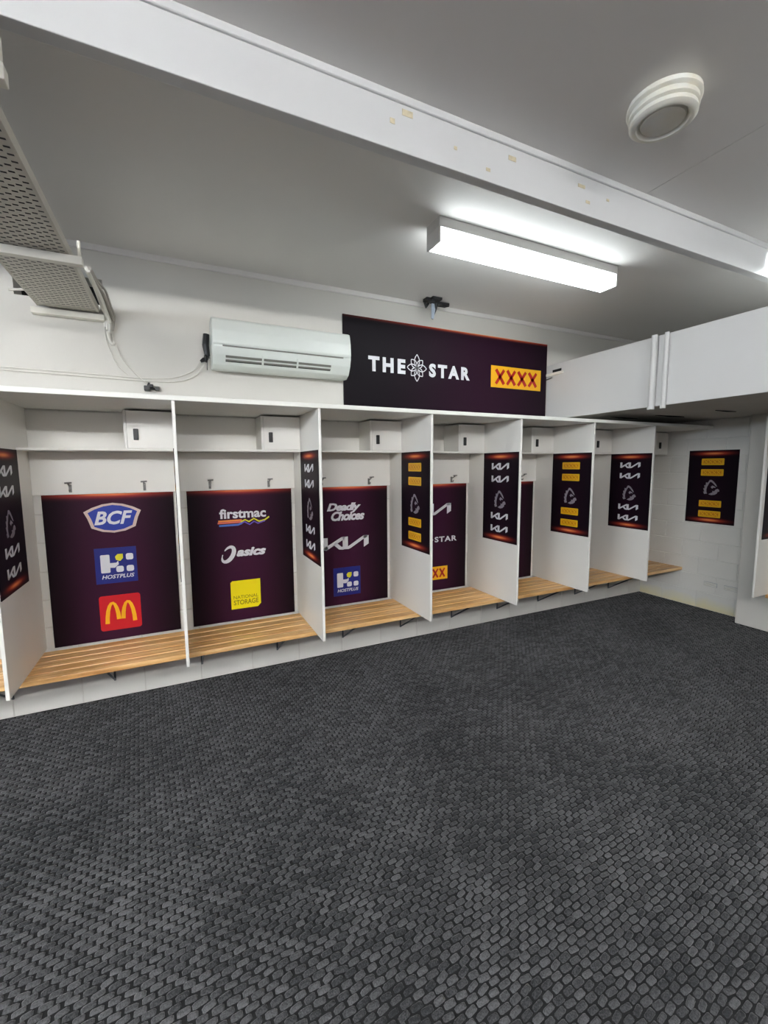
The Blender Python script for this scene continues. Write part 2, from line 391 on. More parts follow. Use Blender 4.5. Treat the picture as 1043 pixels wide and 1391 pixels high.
# ceiling beam
by0, by1, bz = -1.93, -1.876, 3.01
beam = struct(B().box(XL, PX, by0, by1, bz, H+0.005).build('ceiling_beam', M['beam'], bevel=0.003, seg=2))
B().box(XL, PX, by0-0.012, by0+0.002, H-0.03, H+0.002).build('cover_strip', M['beam'], beam, bevel=0.003, seg=1)
for (x, z, ww, hh) in [(-0.86, 3.163, .05, .024), (-0.93, 3.115, .022, .02), (-0.30, 3.145, .045, .02), (0.16, 3.14, .05, .016), (-0.62, 3.10, .016, .014), (-0.44, 3.06, .024, .014), (0.21, 3.075, .03, .014), (0.36, 3.12, .02, .012)]:
    B().box(x-ww/2, x+ww/2, by0-0.0016, by0+0.001, z-hh/2, z+hh/2).build('tape_remnant', M['tape'], beam)
struct(B().box(XL, XR, -0.018, 0.002, H-0.04, H+0.002).build('trim_1', M['ceiling'], bevel=0.004, seg=1))

# ------------------------------------------------------------------ ceiling lights
def lamp(x0, x1, y0, y1, label, m='tube'):
    t = thing('fluorescent_light', ((x0+x1)/2, (y0+y1)/2, H), label, 'light', 'ceiling batten lights'); o = t.location
    B().box(x0, x1, y0, y1, 3.16, H).build('housing', M['housing'], t, o, bevel=0.004)
    B().box(x0+.012, x1-.012, y0+.002, y1-.002, 3.074, 3.158).build('diffuser', M[m], t, o, bevel=0.01)
    for s in (0, 1):
        xa = x0 if s == 0 else x1-.012
        B().box(xa, xa+.012, y0, y1, 3.070, 3.162).build('end_cap', M['housing'], t, o, bevel=0.003)
lamp(-0.287, 1.325, -1.28, -1.13, 'lit white batten light between the ceiling beam and the wall sign')
lamp(1.985, 3.50, -2.09, -1.94, 'lit batten light hard against the ceiling beam above the boxed duct')
lamp(0.5, 2.112, -3.75, -3.60, 'added fill batten light brightening the carpet and ceiling on the duct side', 'fill_tube')  # unseen lamp added to brighten the front ceiling and carpet
for (x, y, lb) in [(-4.1, -4.75, 'just past the cable tray line'), (-6.9, -4.3, 'under the strip window'), (-4.1, -5.75, 'far row by the strip window side'), (-1.5, -5.75, 'far row in mid room')]:
    lamp(x, x+1.612, y-.15, y, 'lit twin batten light in the open half, ' + lb, 'tube2')

# ------------------------------------------------------------------ lockers
top = tag(B().box(-4.55, XR-0.002, -0.757, -0.002, ZT, 2.138).build('locker_top_board', M['edge'], loc=(0, -0.38, ZT), bevel=0.003),
          'long white board capping the whole row of lockers', 'board')
div_desc = ['with a car-brand poster facing the blue badge panel', 'standing between the blue shield poster and the yellow square poster', 'between the yellow square poster and the script lettering poster',
            'carrying the gold badge poster beside the script lettering panel', 'after the second white-lettered panel with orange badge', 'carrying a gold badge poster nearest the duct', 'last one before the block side wall']
TH = 0.0185
for i, x in enumerate(D):
    tag(B().box(x-TH/2, x+TH/2, -DEP, -0.004, ZB+0.001, ZT-0.0005).build('locker_divider', M['lam'], loc=(x, -DEP/2, ZB), bevel=0.0015, seg=1),
        'white locker divider panel ' + div_desc[i], 'panel', 'locker dividers')
xd = -3.6
tag(B().box(xd-TH/2, xd+TH/2, -DEP, -0.004, ZB+0.001, ZT-0.0005).build('locker_divider', M['lam'], loc=(xd, -DEP/2, ZB), bevel=0.0015, seg=1),
    'white locker divider panel at the open end of the row', 'panel', 'locker dividers')

bay_desc = ['left of the first poster panel', 'above the blue shield panel', 'above the panel with rainbow underline and yellow square', 'above the script lettering panel',
            'above the panel with the orange four-letter badge', 'in the bay after the orange badge panel', 'next to last bay by the block wall', 'in the end bay against the block wall']
edges = [xd] + D + [XR]
SF = -0.26
for i in range(8):
    x0 = edges[i] + TH/2 + .0005; x1 = edges[i+1] - (TH/2 + .0005 if i < 7 else .003)
    t = thing('locker_shelf', ((x0+x1)/2, SF/2, 1.826), 'white overhead locker shelf with small cupboard ' + bay_desc[i], 'shelf', 'overhead locker shelves'); o = t.location
    B().box(x0, x1, SF, -0.012, 1.826, 1.842).build('shelf_board', M['edge'], t, o, bevel=0.002, seg=1)
    B().box(x0, x1, -0.012, -0.003, 1.826, ZT-0.012).build('back_panel', M['lam'], t, o)
    pl = edges[i] + 0.59 if i < 7 else 3.45
    B().box(pl, pl+0.016, SF, -0.012, 1.842, ZT-0.012).build('partition', M['edge'], t, o, bevel=0.001, seg=1)
    B().box(pl+.016, x1, SF+.02, -0.012, ZT-0.028, ZT-0.012).build('cupboard_top', M['lam'], t, o)
    d = B().box(pl+.0175, x1-.002, SF, SF+.016, 1.8435, ZT-0.014).build('door', M['lam'], t, o, bevel=0.0015, seg=1)
    hx = pl + 0.055 if i < 7 else 3.565
    h = B().box(hx, hx+.030, SF-.012, SF+.001, 1.898, 1.974).build('handle', M['black'], d, o, bevel=0.004)
    # hook board under the shelf
    t = thing('hook_board', ((x0+x1)/2, -0.01, 1.53), 'white board with two coat hooks ' + bay_desc[i].replace('above', 'over'), 'hook board', 'coat hook boards'); o = t.location
    B().box(x0, x1, -0.022, -0.001, 1.53, 1.8255).build('board', M['lam'], t, o, bevel=0.003, seg=1)
    if i >= 1:
        for dx in (0.225, 0.675):
            hx = edges[i] + dx
            hk = B()
            hk.box(hx-.009, hx+.009, -0.026, -0.0215, 1.545, 1.60)
            hk.tube([(hx, -0.025, 1.59), (hx, -0.045, 1.588), (hx, -0.068, 1.598), (hx+.002, -0.088, 1.612)], [.0045, .0045, .0045, .0065], 8)
            hk.tube([(hx-.018, -0.088, 1.612), (hx+.022, -0.088, 1.614)], .0055, 8)
            hk.tube([(hx, -0.025, 1.565), (hx, -0.04, 1.552), (hx, -0.055, 1.553), (hx, -0.062, 1.566)], .004, 8)
            hk.build('hook', M['chrome'], t, o, smooth=True)

# bench
bench = thing('wall_bench', (0, -0.27, 0), 'long slatted timber bench on steel brackets under the lockers', 'bench'); o = bench.location
sy = [-0.055, -0.150, -0.245, -0.340, -0.435, -0.530]
for k in range(5):
    B().box(-4.5, XR-.002, sy[k+1]+.004, sy[k]-.004, ZB-.034, ZB).build('slat', M['wood'], bench, o, bevel=0.004)
x = -3.5
while x < 3.6:
    br = B()
    br.tube([(x, -0.012, ZB-.044), (x, -0.47, ZB-.044)], .007)
    br.tube([(x, -0.012, ZB-.045), (x, -0.012, .135)], .007)
    br.tube([(x, -0.012, .140), (x, -0.43, ZB-.046)], .007)
    br.box(x-.012, x+.012, -0.505, -0.03, ZB-.041, ZB-.0345)
    br.build('bracket', M['steel'], bench, o)
    x += 0.6

# ------------------------------------------------------------------ print helpers (poster space: x right, z up, front at -y)
EPS = 0.0012
def flat(name, polys, m, parent, lift=0, thick=0.0008):
    """closed outlines in poster space -> one thin solid"""
    bm = bmesh.new(); y1 = parent['front'] - EPS*0.4*lift; y0 = y1 - thick
    for P in polys:
        a = [bm.verts.new((x, y0, z)) for x, z in P]; c = [bm.verts.new((x, y1, z)) for x, z in P]
        try: f = bm.faces.new(a); bm.faces.new(c[::-1])
        except ValueError: continue
        n = len(P)
        for k in range(n): bm.faces.new((a[k], c[k], c[(k+1) % n], a[(k+1) % n]))
    bmesh.ops.recalc_face_normals(bm, faces=bm.faces)
    bmesh.ops.triangulate(bm, faces=[f for f in bm.faces if len(f.verts) > 4])
    me = bpy.data.meshes.new(name); bm.to_mesh(me); bm.free(); me.materials.append(m)
    ob = bpy.data.objects.new(name, me); COL.objects.link(ob); ob.parent = parent
    return ob
def rect(x0, x1, z0, z1, r=0.0):
    if r <= 0: return [(x0,z0),(x1,z0),(x1,z1),(x0,z1)]
    P = []
    for cx, cz, a0 in ((x1-r, z0+r, -90), (x1-r, z1-r, 0), (x0+r, z1-r, 90), (x0+r, z0+r, 180)):
        for k in range(5):
            a = math.radians(a0 + 22.5*k); P.append((cx+r*math.cos(a), cz+r*math.sin(a)))
    return P
def stroke(pts, wd):
    """outline polygon of a polyline with width (number or per-point list)"""
    n = len(pts); Lf = []; Rt = []
    for i, (x, z) in enumerate(pts):
        ax, az = pts[max(i-1, 0)]; bx, bz_ = pts[min(i+1, n-1)]
        dx, dz = bx-ax, bz_-az; l = math.hypot(dx, dz) or 1; nx, nz = -dz/l, dx/l
        h = (wd[i] if isinstance(wd, (list, tuple)) else wd)/2
        Lf.append((x+nx*h, z+nz*h)); Rt.append((x-nx*h, z-nz*h))
    return Lf + Rt[::-1]
def strokes_quads(pts, wd):
    """same but as quads, safe for curls"""
    P = stroke(pts, wd); n = len(pts)
    return [[P[i], P[i+1], P[2*n-2-i], P[2*n-1-i]] for i in range(n-1)]
def place(polys, cx, cz, sx, sz=None, shear=0):
    sz = sz if sz is not None else sx
    return [[(cx + sx*x + shear*sz*z, cz + sz*z) for x, z in P] for P in polys]
def text(name, body, m, parent, x0, x1, z0, z1, lift=1, shear=0.0, bold=0.02, spacing=1.0, thick=0.0008):
    cu = bpy.data.curves.new('lettering', 'FONT'); cu.body = body; cu.size = 1; cu.shear = shear; cu.offset = bold; cu.extrude = 0.0; cu.resolution_u = 3
    cu.space_character = spacing
    tmp = bpy.data.objects.new('tmp', cu); COL.objects.link(tmp)
    dg = bpy.context.evaluated_depsgraph_get(); dg.update()
    me0 = bpy.data.meshes.new_from_object(tmp.evaluated_get(dg))
    bpy.data.objects.remove(tmp); bpy.data.curves.remove(cu)
    co = [v.co.copy() for v in me0.vertices]
    ax, bx = min(c.x for c in co), max(c.x for c in co); az, bz_ = min(c.y for c in co), max(c.y for c in co)
    y = parent['front'] - EPS*0.4*lift - thick
    vs = [(x0+(c.x-ax)/(bx-ax)*(x1-x0), y, z0+(c.y-az)/(bz_-az)*(z1-z0)) for c in co]
    fs = [tuple(p.vertices) for p in me0.polygons]
    me = bpy.data.meshes.new(name); me.from_pydata(vs, [], fs)
    bm = bmesh.new(); bm.from_mesh(me)
    bmesh.ops.remove_doubles(bm, verts=bm.verts, dist=1e-6)
    g = bmesh.ops.extrude_face_region(bm, geom=list(bm.faces))
    bmesh.ops.translate(bm, verts=[v for v in g['geom'] if isinstance(v, bmesh.types.BMVert)], vec=(0, thick, 0))
    bmesh.ops.recalc_face_normals(bm, faces=bm.faces); bm.to_mesh(me); bm.free()
    bpy.data.meshes.remove(me0)
    me.materials.append(m); ob = bpy.data.objects.new(name, me); COL.objects.link(ob); ob.parent = parent
    return ob
def board(name, wd, ht, m, loc, rotz, label, group=None, cat='poster', th=0.005):
    b_ = B().box(-wd/2, wd/2, -th, 0.0, 0, ht).build(name, m, bevel=0)
    b_.location = loc; b_.rotation_euler = (0, 0, rotz); b_['front'] = -th
    tag(b_, label, cat, group); return b_

KIA = [stroke([(.14, 1.0), (.14, .06)], .30), stroke([(.10, .10), (1.20, .88), (1.32, .90)], .24), stroke([(.72, .52), (1.06, .12), (1.28, .10)], .25),
       rect(1.22, 1.55, 0.0, 1.0), stroke([(1.5, .09), (1.62, .12), (2.62, .90), (2.80, .90)], .22), [(2.58, .98), (2.90, .98), (2.90, .30), (2.58, .06)]]
def kia(parent, cx, cz, wd, ht, lift=1):
    return flat('lettering', place([[(x-1.45, z-.5) for x, z in P] for P in KIA], cx, cz, wd/2.9, ht), M['pwhite'], parent, lift)
def xxxx(parent, cx, cz, wd, ht, big=False):
    flat('badge', [rect(cx-wd/2, cx+wd/2, cz-ht/2, cz+ht/2, 0.0 if big else ht*0.1)], M['pgold'] if big else M['pmust'], parent, 1)
    if not big:
        flat('badge_panel', [rect(cx-wd*.41, cx+wd*.41, cz-ht*.30, cz+ht*.30, ht*.06)], M['pxamber'], parent, 2)
    polys = []
    n, s, g = 4, (0.20 if big else .175), (0.218 if big else 0.195)
    hh = ht*(.66 if big else .44)
    for k in range(4):
        x = cx + (k-1.5)*g*wd; a = s*wd/2
        polys += [stroke([(x-a*.78, cz+hh/2), (x+a*.78, cz-hh/2)], a*.52), stroke([(x+a*.78, cz+hh/2), (x-a*.78, cz-hh/2)], a*(.46 if big else .30))]
        for sx_ in (() if big else (-1, 1)):
            for sz_ in (-1, 1):
                polys.append(rect(x+sx_*a*.78-a*.42, x+sx_*a*.78+a*.42, cz+sz_*hh/2-ht*.03, cz+sz_*hh/2+ht*.03))
    flat('lettering', polys, M['pxred'] if big else M['pmust'], parent, 3)
def horse(parent, cx, cz, s, flip=False):
    mane = [(-.40,-.50),(-.47,-.34),(-.40,-.32),(-.48,-.10),(-.40,-.09),(-.43,.12),(-.34,.12),(-.33,.32),(-.22,.30),(-.10,.50),(.02,.50),(.16,.38),(.30,.20),(.38,.04),
            (.29,.08),(.16,.22),(.02,.35),(-.08,.36),(-.16,.20),(-.24,.02),(-.28,-.16),(-.27,-.34),(-.22,-.46)]
    face = [(-.14,-.50),(.0,-.42),(.12,-.36),(.10,-.26),(.22,-.28),(.30,-.16),(.42,-.10),(.52,-.18),(.53,-.28),(.42,-.32),(.40,-.42),(.26,-.52),(.06,-.56)]
    eye = [(-.02,.0),(.08,.12),(.26,.02),(.30,-.04),(.16,-.02),(.08,-.10)]
    k = -1 if flip else 1
    flat('emblem', place([[(k*x, z) for x, z in P] for P in (mane, face, eye)], cx, cz, s), M['pgrey'], parent, 1)

# ------------------------------------------------------------------ posters on the locker backs
PH, PZ = 1.085, 0.436
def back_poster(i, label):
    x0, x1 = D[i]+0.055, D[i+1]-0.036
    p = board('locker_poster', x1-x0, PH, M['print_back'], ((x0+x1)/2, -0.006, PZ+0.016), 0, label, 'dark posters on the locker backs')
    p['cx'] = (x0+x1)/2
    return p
def wx(p, x): return x - p['cx']
def wz(z): return z - (PZ+0.016)
# bay 1: blue shield, navy square, red square
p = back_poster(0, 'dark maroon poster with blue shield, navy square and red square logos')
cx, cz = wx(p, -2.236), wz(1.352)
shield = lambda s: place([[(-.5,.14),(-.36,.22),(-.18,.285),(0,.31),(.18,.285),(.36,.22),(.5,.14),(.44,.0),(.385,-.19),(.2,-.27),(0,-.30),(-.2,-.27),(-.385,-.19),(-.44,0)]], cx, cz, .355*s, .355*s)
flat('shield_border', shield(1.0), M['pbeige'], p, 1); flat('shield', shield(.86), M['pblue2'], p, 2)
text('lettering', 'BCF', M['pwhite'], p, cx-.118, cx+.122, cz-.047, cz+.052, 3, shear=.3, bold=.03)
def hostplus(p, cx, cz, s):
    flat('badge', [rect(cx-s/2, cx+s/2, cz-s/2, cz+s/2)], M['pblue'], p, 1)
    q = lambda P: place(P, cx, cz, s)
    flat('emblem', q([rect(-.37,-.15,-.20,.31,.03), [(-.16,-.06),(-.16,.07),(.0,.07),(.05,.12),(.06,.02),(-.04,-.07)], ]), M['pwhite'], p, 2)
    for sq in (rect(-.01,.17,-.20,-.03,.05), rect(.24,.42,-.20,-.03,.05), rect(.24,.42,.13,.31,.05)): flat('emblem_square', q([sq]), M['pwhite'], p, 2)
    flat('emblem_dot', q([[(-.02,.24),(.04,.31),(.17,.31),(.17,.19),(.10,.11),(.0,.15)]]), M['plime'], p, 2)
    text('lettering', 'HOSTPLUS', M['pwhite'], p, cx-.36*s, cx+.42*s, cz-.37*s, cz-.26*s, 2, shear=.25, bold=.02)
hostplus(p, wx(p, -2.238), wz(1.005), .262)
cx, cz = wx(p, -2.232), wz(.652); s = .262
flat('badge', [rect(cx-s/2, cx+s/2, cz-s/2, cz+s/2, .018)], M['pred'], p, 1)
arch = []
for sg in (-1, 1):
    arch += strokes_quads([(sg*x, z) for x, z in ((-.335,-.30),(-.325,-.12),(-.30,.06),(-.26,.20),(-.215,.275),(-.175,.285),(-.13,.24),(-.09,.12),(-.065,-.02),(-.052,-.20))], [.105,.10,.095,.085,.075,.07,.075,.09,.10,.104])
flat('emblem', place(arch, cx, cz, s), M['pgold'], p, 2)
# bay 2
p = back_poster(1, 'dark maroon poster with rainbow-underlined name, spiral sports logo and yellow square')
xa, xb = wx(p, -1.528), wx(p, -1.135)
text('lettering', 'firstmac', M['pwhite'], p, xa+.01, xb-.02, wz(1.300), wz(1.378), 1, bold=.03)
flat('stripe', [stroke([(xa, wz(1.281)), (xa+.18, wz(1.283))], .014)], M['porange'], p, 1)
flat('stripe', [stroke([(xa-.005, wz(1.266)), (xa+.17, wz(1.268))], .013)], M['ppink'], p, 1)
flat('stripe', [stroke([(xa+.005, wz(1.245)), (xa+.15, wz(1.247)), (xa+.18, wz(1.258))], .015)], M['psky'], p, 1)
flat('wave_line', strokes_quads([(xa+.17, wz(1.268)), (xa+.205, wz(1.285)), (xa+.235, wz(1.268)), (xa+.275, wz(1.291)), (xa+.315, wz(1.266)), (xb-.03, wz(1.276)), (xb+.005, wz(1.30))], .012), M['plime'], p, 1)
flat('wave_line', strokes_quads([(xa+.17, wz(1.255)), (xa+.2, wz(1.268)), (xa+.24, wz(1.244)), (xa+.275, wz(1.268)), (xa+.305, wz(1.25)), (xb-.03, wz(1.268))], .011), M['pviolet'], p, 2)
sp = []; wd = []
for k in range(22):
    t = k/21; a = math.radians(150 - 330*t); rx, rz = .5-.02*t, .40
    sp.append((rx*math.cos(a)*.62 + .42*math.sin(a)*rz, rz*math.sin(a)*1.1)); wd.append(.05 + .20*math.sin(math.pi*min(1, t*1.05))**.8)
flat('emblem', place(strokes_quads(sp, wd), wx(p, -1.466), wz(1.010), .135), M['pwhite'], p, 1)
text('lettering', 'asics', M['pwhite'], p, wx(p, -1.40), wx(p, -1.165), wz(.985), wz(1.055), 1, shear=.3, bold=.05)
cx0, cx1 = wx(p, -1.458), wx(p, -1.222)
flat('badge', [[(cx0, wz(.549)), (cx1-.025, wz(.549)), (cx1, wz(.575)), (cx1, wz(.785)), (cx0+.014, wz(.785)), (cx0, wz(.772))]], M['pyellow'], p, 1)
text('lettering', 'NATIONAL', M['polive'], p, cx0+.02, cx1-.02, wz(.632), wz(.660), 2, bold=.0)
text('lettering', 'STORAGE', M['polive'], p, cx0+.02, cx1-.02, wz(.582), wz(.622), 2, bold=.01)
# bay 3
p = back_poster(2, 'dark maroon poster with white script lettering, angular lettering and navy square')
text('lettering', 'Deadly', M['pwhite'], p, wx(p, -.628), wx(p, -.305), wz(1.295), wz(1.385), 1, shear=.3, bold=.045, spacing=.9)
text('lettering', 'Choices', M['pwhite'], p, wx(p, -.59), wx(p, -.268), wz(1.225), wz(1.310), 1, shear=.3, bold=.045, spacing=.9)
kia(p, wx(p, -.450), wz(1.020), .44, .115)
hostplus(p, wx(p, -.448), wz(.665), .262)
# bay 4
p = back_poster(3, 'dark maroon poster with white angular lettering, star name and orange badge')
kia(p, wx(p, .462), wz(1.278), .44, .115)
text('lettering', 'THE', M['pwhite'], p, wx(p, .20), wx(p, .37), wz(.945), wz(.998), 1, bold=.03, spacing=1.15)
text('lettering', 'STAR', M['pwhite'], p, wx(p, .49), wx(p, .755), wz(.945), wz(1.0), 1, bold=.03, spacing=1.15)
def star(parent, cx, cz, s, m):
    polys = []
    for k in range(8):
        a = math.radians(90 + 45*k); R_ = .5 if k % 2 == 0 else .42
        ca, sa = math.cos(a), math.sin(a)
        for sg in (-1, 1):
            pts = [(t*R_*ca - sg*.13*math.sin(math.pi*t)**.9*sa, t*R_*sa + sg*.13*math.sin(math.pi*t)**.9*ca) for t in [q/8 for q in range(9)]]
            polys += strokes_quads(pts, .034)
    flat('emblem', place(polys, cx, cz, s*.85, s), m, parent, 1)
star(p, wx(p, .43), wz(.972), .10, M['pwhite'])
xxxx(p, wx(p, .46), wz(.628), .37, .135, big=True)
# bays 5, 6: only the dark board shows
back_poster(4, 'plain dark poster seen as a sliver in the bay after the orange badge')
back_poster(5, 'plain dark poster in the bay hidden behind the gold badge divider')

# ------------------------------------------------------------------ posters on the divider sides
SW, SH, SZ = 0.475, 0.825, 1.002
def side_poster(x, facing, kind, label):
    rz = -math.pi/2 if facing < 0 else math.pi/2
    p = board('divider_poster', SW, SH, M['print_side'], (x + facing*(TH/2+.0002), -0.4965, SZ), rz, label, 'dark posters on the divider sides', th=.004)
    fill_side(p, kind); return p
def fill_side(p, kind):
    if kind is None: return
    for z in (1.700, 1.583, 1.237, 1.118):
        if kind == 'k': kia(p, 0.0, z-SZ, .235, .062)
        else: xxxx(p, 0.0, z-SZ, .215, .070)
    horse(p, 0.0, 1.398-SZ, .155)
side_poster(D[0], 1, 'k', 'dark poster with white angular logos on the divider beside the blue shield poster')
side_poster(D[1], -1, 'x', 'dark gold-badge poster on the divider facing the blue shield bay')
side_poster(D[2], -1, 'k', 'dark poster with white angular logos beside the yellow square poster')
side_poster(D[3], -1, 'x', 'dark poster with gold badges beside the script lettering panel')
side_poster(D[4], -1, 'k', 'dark poster with white angular logos beside the orange badge panel')
side_poster(D[5], -1, 'x', 'dark poster with gold badges on the next to last full divider')
side_poster(D[6], -1, 'k', 'dark poster with white angular logos on the divider nearest the block wall')
for i, nm in ((2, 'script lettering'), (3, 'orange badge'), (4, 'sliver')):
    side_poster(D[i], 1, None, 'dark poster board edge on the far face of the divider before the %s panel' % nm)
p = board('wall_poster', 0.512, 0.842, M['print_side'], (XR-.001, -0.777, 1.022), -math.pi/2, 'dark poster with gold badges on the white block side wall', th=.004)
for z in (1.732, 1.610, 1.250, 1.130): xxxx(p, 0, z-1.022, .232, .075)
horse(p, 0, 1.442-1.022, .165)

# ------------------------------------------------------------------ big sign above the lockers
p = board('wall_sign', 2.37, 0.815, M['print_sign'], (0.735, -0.001, 2.20), 0, 'long dark maroon wall sign with white star name and orange badge above the lockers', cat='sign', th=.012)
sx_ = lambda x: x-0.735
text('lettering', 'THE', M['pwhite'], p, sx_(-.215), sx_(.160), 2.558-2.2, 2.690-2.2, 1, bold=.05, spacing=1.4)
text('lettering', 'STAR', M['pwhite'], p, sx_(.415), sx_(.890), 2.553-2.2, 2.680-2.2, 1, bold=.05, spacing=1.4)
star(p, sx_(.283), 2.625-2.2, .245, M['pwhite'])
xxxx(p, sx_(1.495), 2.622-2.2, .68, .218, big=True)

# ------------------------------------------------------------------ air conditioner
t = thing('air_conditioner', (-0.99, 0, 2.44), 'white split air conditioner on the wall beside the long sign', 'air conditioner'); o = t.location
ax0, ax1 = -1.525, -0.455
prof = [(-.001, 2.80), (-.001, 2.45), (-.10, 2.442), (-.155, 2.468), (-.195, 2.53), (-.212, 2.585), (-.214, 2.62), (-.208, 2.70), (-.190, 2.775), (-.165, 2.80)]
B().prism_x(prof, ax0, ax1).build('body', M['acwhite'], t, o, bevel=0.008, smooth=True)
fp = [(-.212, 2.605), (-.219, 2.60), (-.224, 2.62), (-.218, 2.70), (-.200, 2.775), (-.188, 2.79), (-.180, 2.775), (-.204, 2.70), (-.208, 2.62)]
B().prism_x(fp, ax0+.004, ax1-.004).build('front_panel', M['acwhite'], t, o, bevel=0.003, smooth=True)
B().box(ax0+.07, ax1-.07, -.2185, -.205, 2.588, 2.597).build('panel_groove', M['acgrey'], t, o)
def slab(u0, u1, x0, x1, lift, th):
    # strip lying on the sloping face between (-.155,2.468) and (-.212,2.585)
    a = Vector((0, -.155, 2.468)); e = Vector((0, -.205, 2.572)) - a; n = Vector((0, -e.z, e.y)).normalized()
    if n.y > 0: n = -n
    P = [a+e*u0, a+e*u1]
    vs = []
    for x in (x0, x1):
        for q in P:
            for h in (lift, lift+th): vs.append(Vector((x, 0, 0))+q+n*h)
    return B().add(vs, [(0,2,3,1),(4,5,7,6),(0,1,5,4),(2,6,7,3),(0,4,6,2),(1,3,7,5)])
op = slab(.22, .86, ax0+.09, ax1-.17, .0005, .004).build('outlet', M['dark'], t, o)
slab(.50, .64, ax0+.09, ax1-.17, .004, .010).build('louvre', M['acgrey'], t, o)
slab(.28, .38, ax0+.09, ax1-.17, .004, .006).build('louvre', M['acgrey'], t, o)
for q in (.33, .66):
    xx = ax0+.09 + q*(ax1-.17-ax0-.09)
    slab(.25, .84, xx-.007, xx+.007, .004, .012).build('louvre_pivot', M['acwhite'], t, o)
slab(.30, .55, ax1-.14, ax1-.08, .002, .002).build('display', M['acgrey'], t, o)
pp = B(); pp.tube([(-1.552, -.06, 2.70), (-1.560, -.06, 2.62), (-1.552, -.055, 2.55), (-1.57, -.05, 2.50)], [.022, .024, .020, .014])
pp.tube([(-1.565, -.06, 2.545), (-1.55, -.07, 2.53), (-1.575, -.055, 2.515), (-1.60, -.05, 2.50)], [.012, .02, .018, .01])
pp.tube([(-1.552, -.055, 2.52), (-1.556, -.055, 2.44)], .003)
tag(pp.build('pipe_lagging', M['black'], loc=(-1.54, 0, 2.6)), 'black pipe lagging and cable tie at the end of the air conditioner', 'pipe')

# ------------------------------------------------------------------ cables on the wall
def cable(name, pts, r, m, label, group=None, n=6):
    P = [Vector(q) for q in pts]; out = []
    for i in range(len(P)-1):
        p0, p1, p2, p3 = P[max(i-1, 0)], P[i], P[i+1], P[min(i+2, len(P)-1)]
        for k in range(6):
            s = k/6
            out.append(0.5*((2*p1)+(-p0+p2)*s+(2*p0-5*p1+4*p2-p3)*s*s+(-p0+3*p1-3*p2+p3)*s**3))
    out.append(P[-1])
    ob = B().tube(out, r, n).build(name, m, loc=P[0], smooth=True)
    return tag(ob, label, 'cable', group)
cable('wall_cable', [(-4.2, -.008, 2.345), (-3.0, -.008, 2.348), (-2.4, -.008, 2.343), (-1.95, -.008, 2.338), (-1.75, -.008, 2.352), (-1.63, -.01, 2.41), (-1.575, -.03, 2.49)], .0055, M['cable'], 'white cable along the wall rising to the air conditioner pipe', n=8)
cable('wall_cable', [(-4.2, -.006, 2.362), (-3.0, -.006, 2.366), (-2.4, -.006, 2.362), (-2.0, -.006, 2.356), (-1.8, -.006, 2.372), (-1.66, -.006, 2.43), (-1.60, -.02, 2.50)], .004, M['cable'], 'thinner white cable running just above the other wall cable', n=8)
cable('drop_cable', [(-2.17, -.012, 2.74), (-2.16, -.010, 2.62), (-2.12, -.008, 2.50), (-2.05, -.008, 2.40), (-1.97, -.01, 2.32)], .004, M['cable'], 'white cable drooping from the tray to the black plug')
cable('drop_cable', [(-2.205, -.012, 2.73), (-2.20, -.01, 2.60), (-2.17, -.008, 2.50), (-2.14, -.008, 2.43), (-2.08, -.008, 2.37)], .0035, M['cable'], 'thin white cable hanging down the wall under the tray')
cable('drop_cable', [(-2.185, -.018, 2.650), (-2.182, -.02, 2.63), (-2.178, -.02, 2.60), (-2.165, -.02, 2.572), (-2.15, -.018, 2.585)], .011, M['cable'], 'short thick white conduit end hooked under the cable tray', n=10)
pk = B(); pk.box(-1.985, -1.945, -.05, -.002, 2.265, 2.300); pk.box(-1.955, -1.925, -.045, -.002, 2.288, 2.312); pk.box(-1.915, -1.885, -.04, -.002, 2.270, 2.296)
pk.tube([(-1.95, -.02, 2.282), (-1.90, -.025, 2.284)], .007)
pk.tube([(-1.96, -.02, 2.30), (-1.95, -.02, 2.325)], .008)
tag(pk.build('power_plug', M['black'], loc=(-1.94, -.02, 2.265), bevel=.004), 'small black plug lump on the wall just above the locker top', 'plug')

# ------------------------------------------------------------------ cable tray
t = thing('cable_tray', (-2.39, -1.5, 2.765), 'perforated metal cable tray under the ceiling on white cross bars', 'cable tray'); o = t.location
tx0, tx1, tz = -2.565, -2.225, 2.765
def tray_mesh(y0, y1):
    b_ = B(); cols = 12; cw = (tx1-tx0-.02)/cols; rp = .040
    rows = int((y1-y0)/rp); vid = {}
    def V(x, y):
        k = (round(x, 5), round(y, 5))
        if k not in vid: vid[k] = len(b_.v); b_.v.append((x, y, tz))
        return vid[k]
    for r in range(rows):
        for c in range(cols):
            xa, ya = tx0+.01+c*cw, y0+r*rp; xb, yb = xa+cw, ya+rp
            off = .010 if c % 2 else -.004
            sx0, sx1 = xa+cw*.14, xb-cw*.14; s0, s1 = ya+rp*.36+off, ya+rp*.62+off
            o4 = [V(xa, ya), V(xb, ya), V(xb, yb), V(xa, yb)]; i4 = [V(sx0, s0), V(sx1, s0), V(sx1, s1), V(sx0, s1)]
            for k in range(4): b_.f.append((o4[k], o4[(k+1) % 4], i4[(k+1) % 4], i4[k]))
    ye = y0+rows*rp
    b_.box(tx0, tx0+.01, y0, ye, tz-.001, tz+.045); b_.box(tx1-.01, tx1, y0, ye, tz-.001, tz+.045)
    return b_
tm = tray_mesh(-3.2, -0.02).build('perforated_plate', M['tray'], t, o)
tb = B(); tb.box(tx0+.005, tx1-.005, -3.2, -0.02, tz+.028, tz+.044)
tb.build('black_infill', M['black'], t, o)  # plain black slab filling the tray above its slots
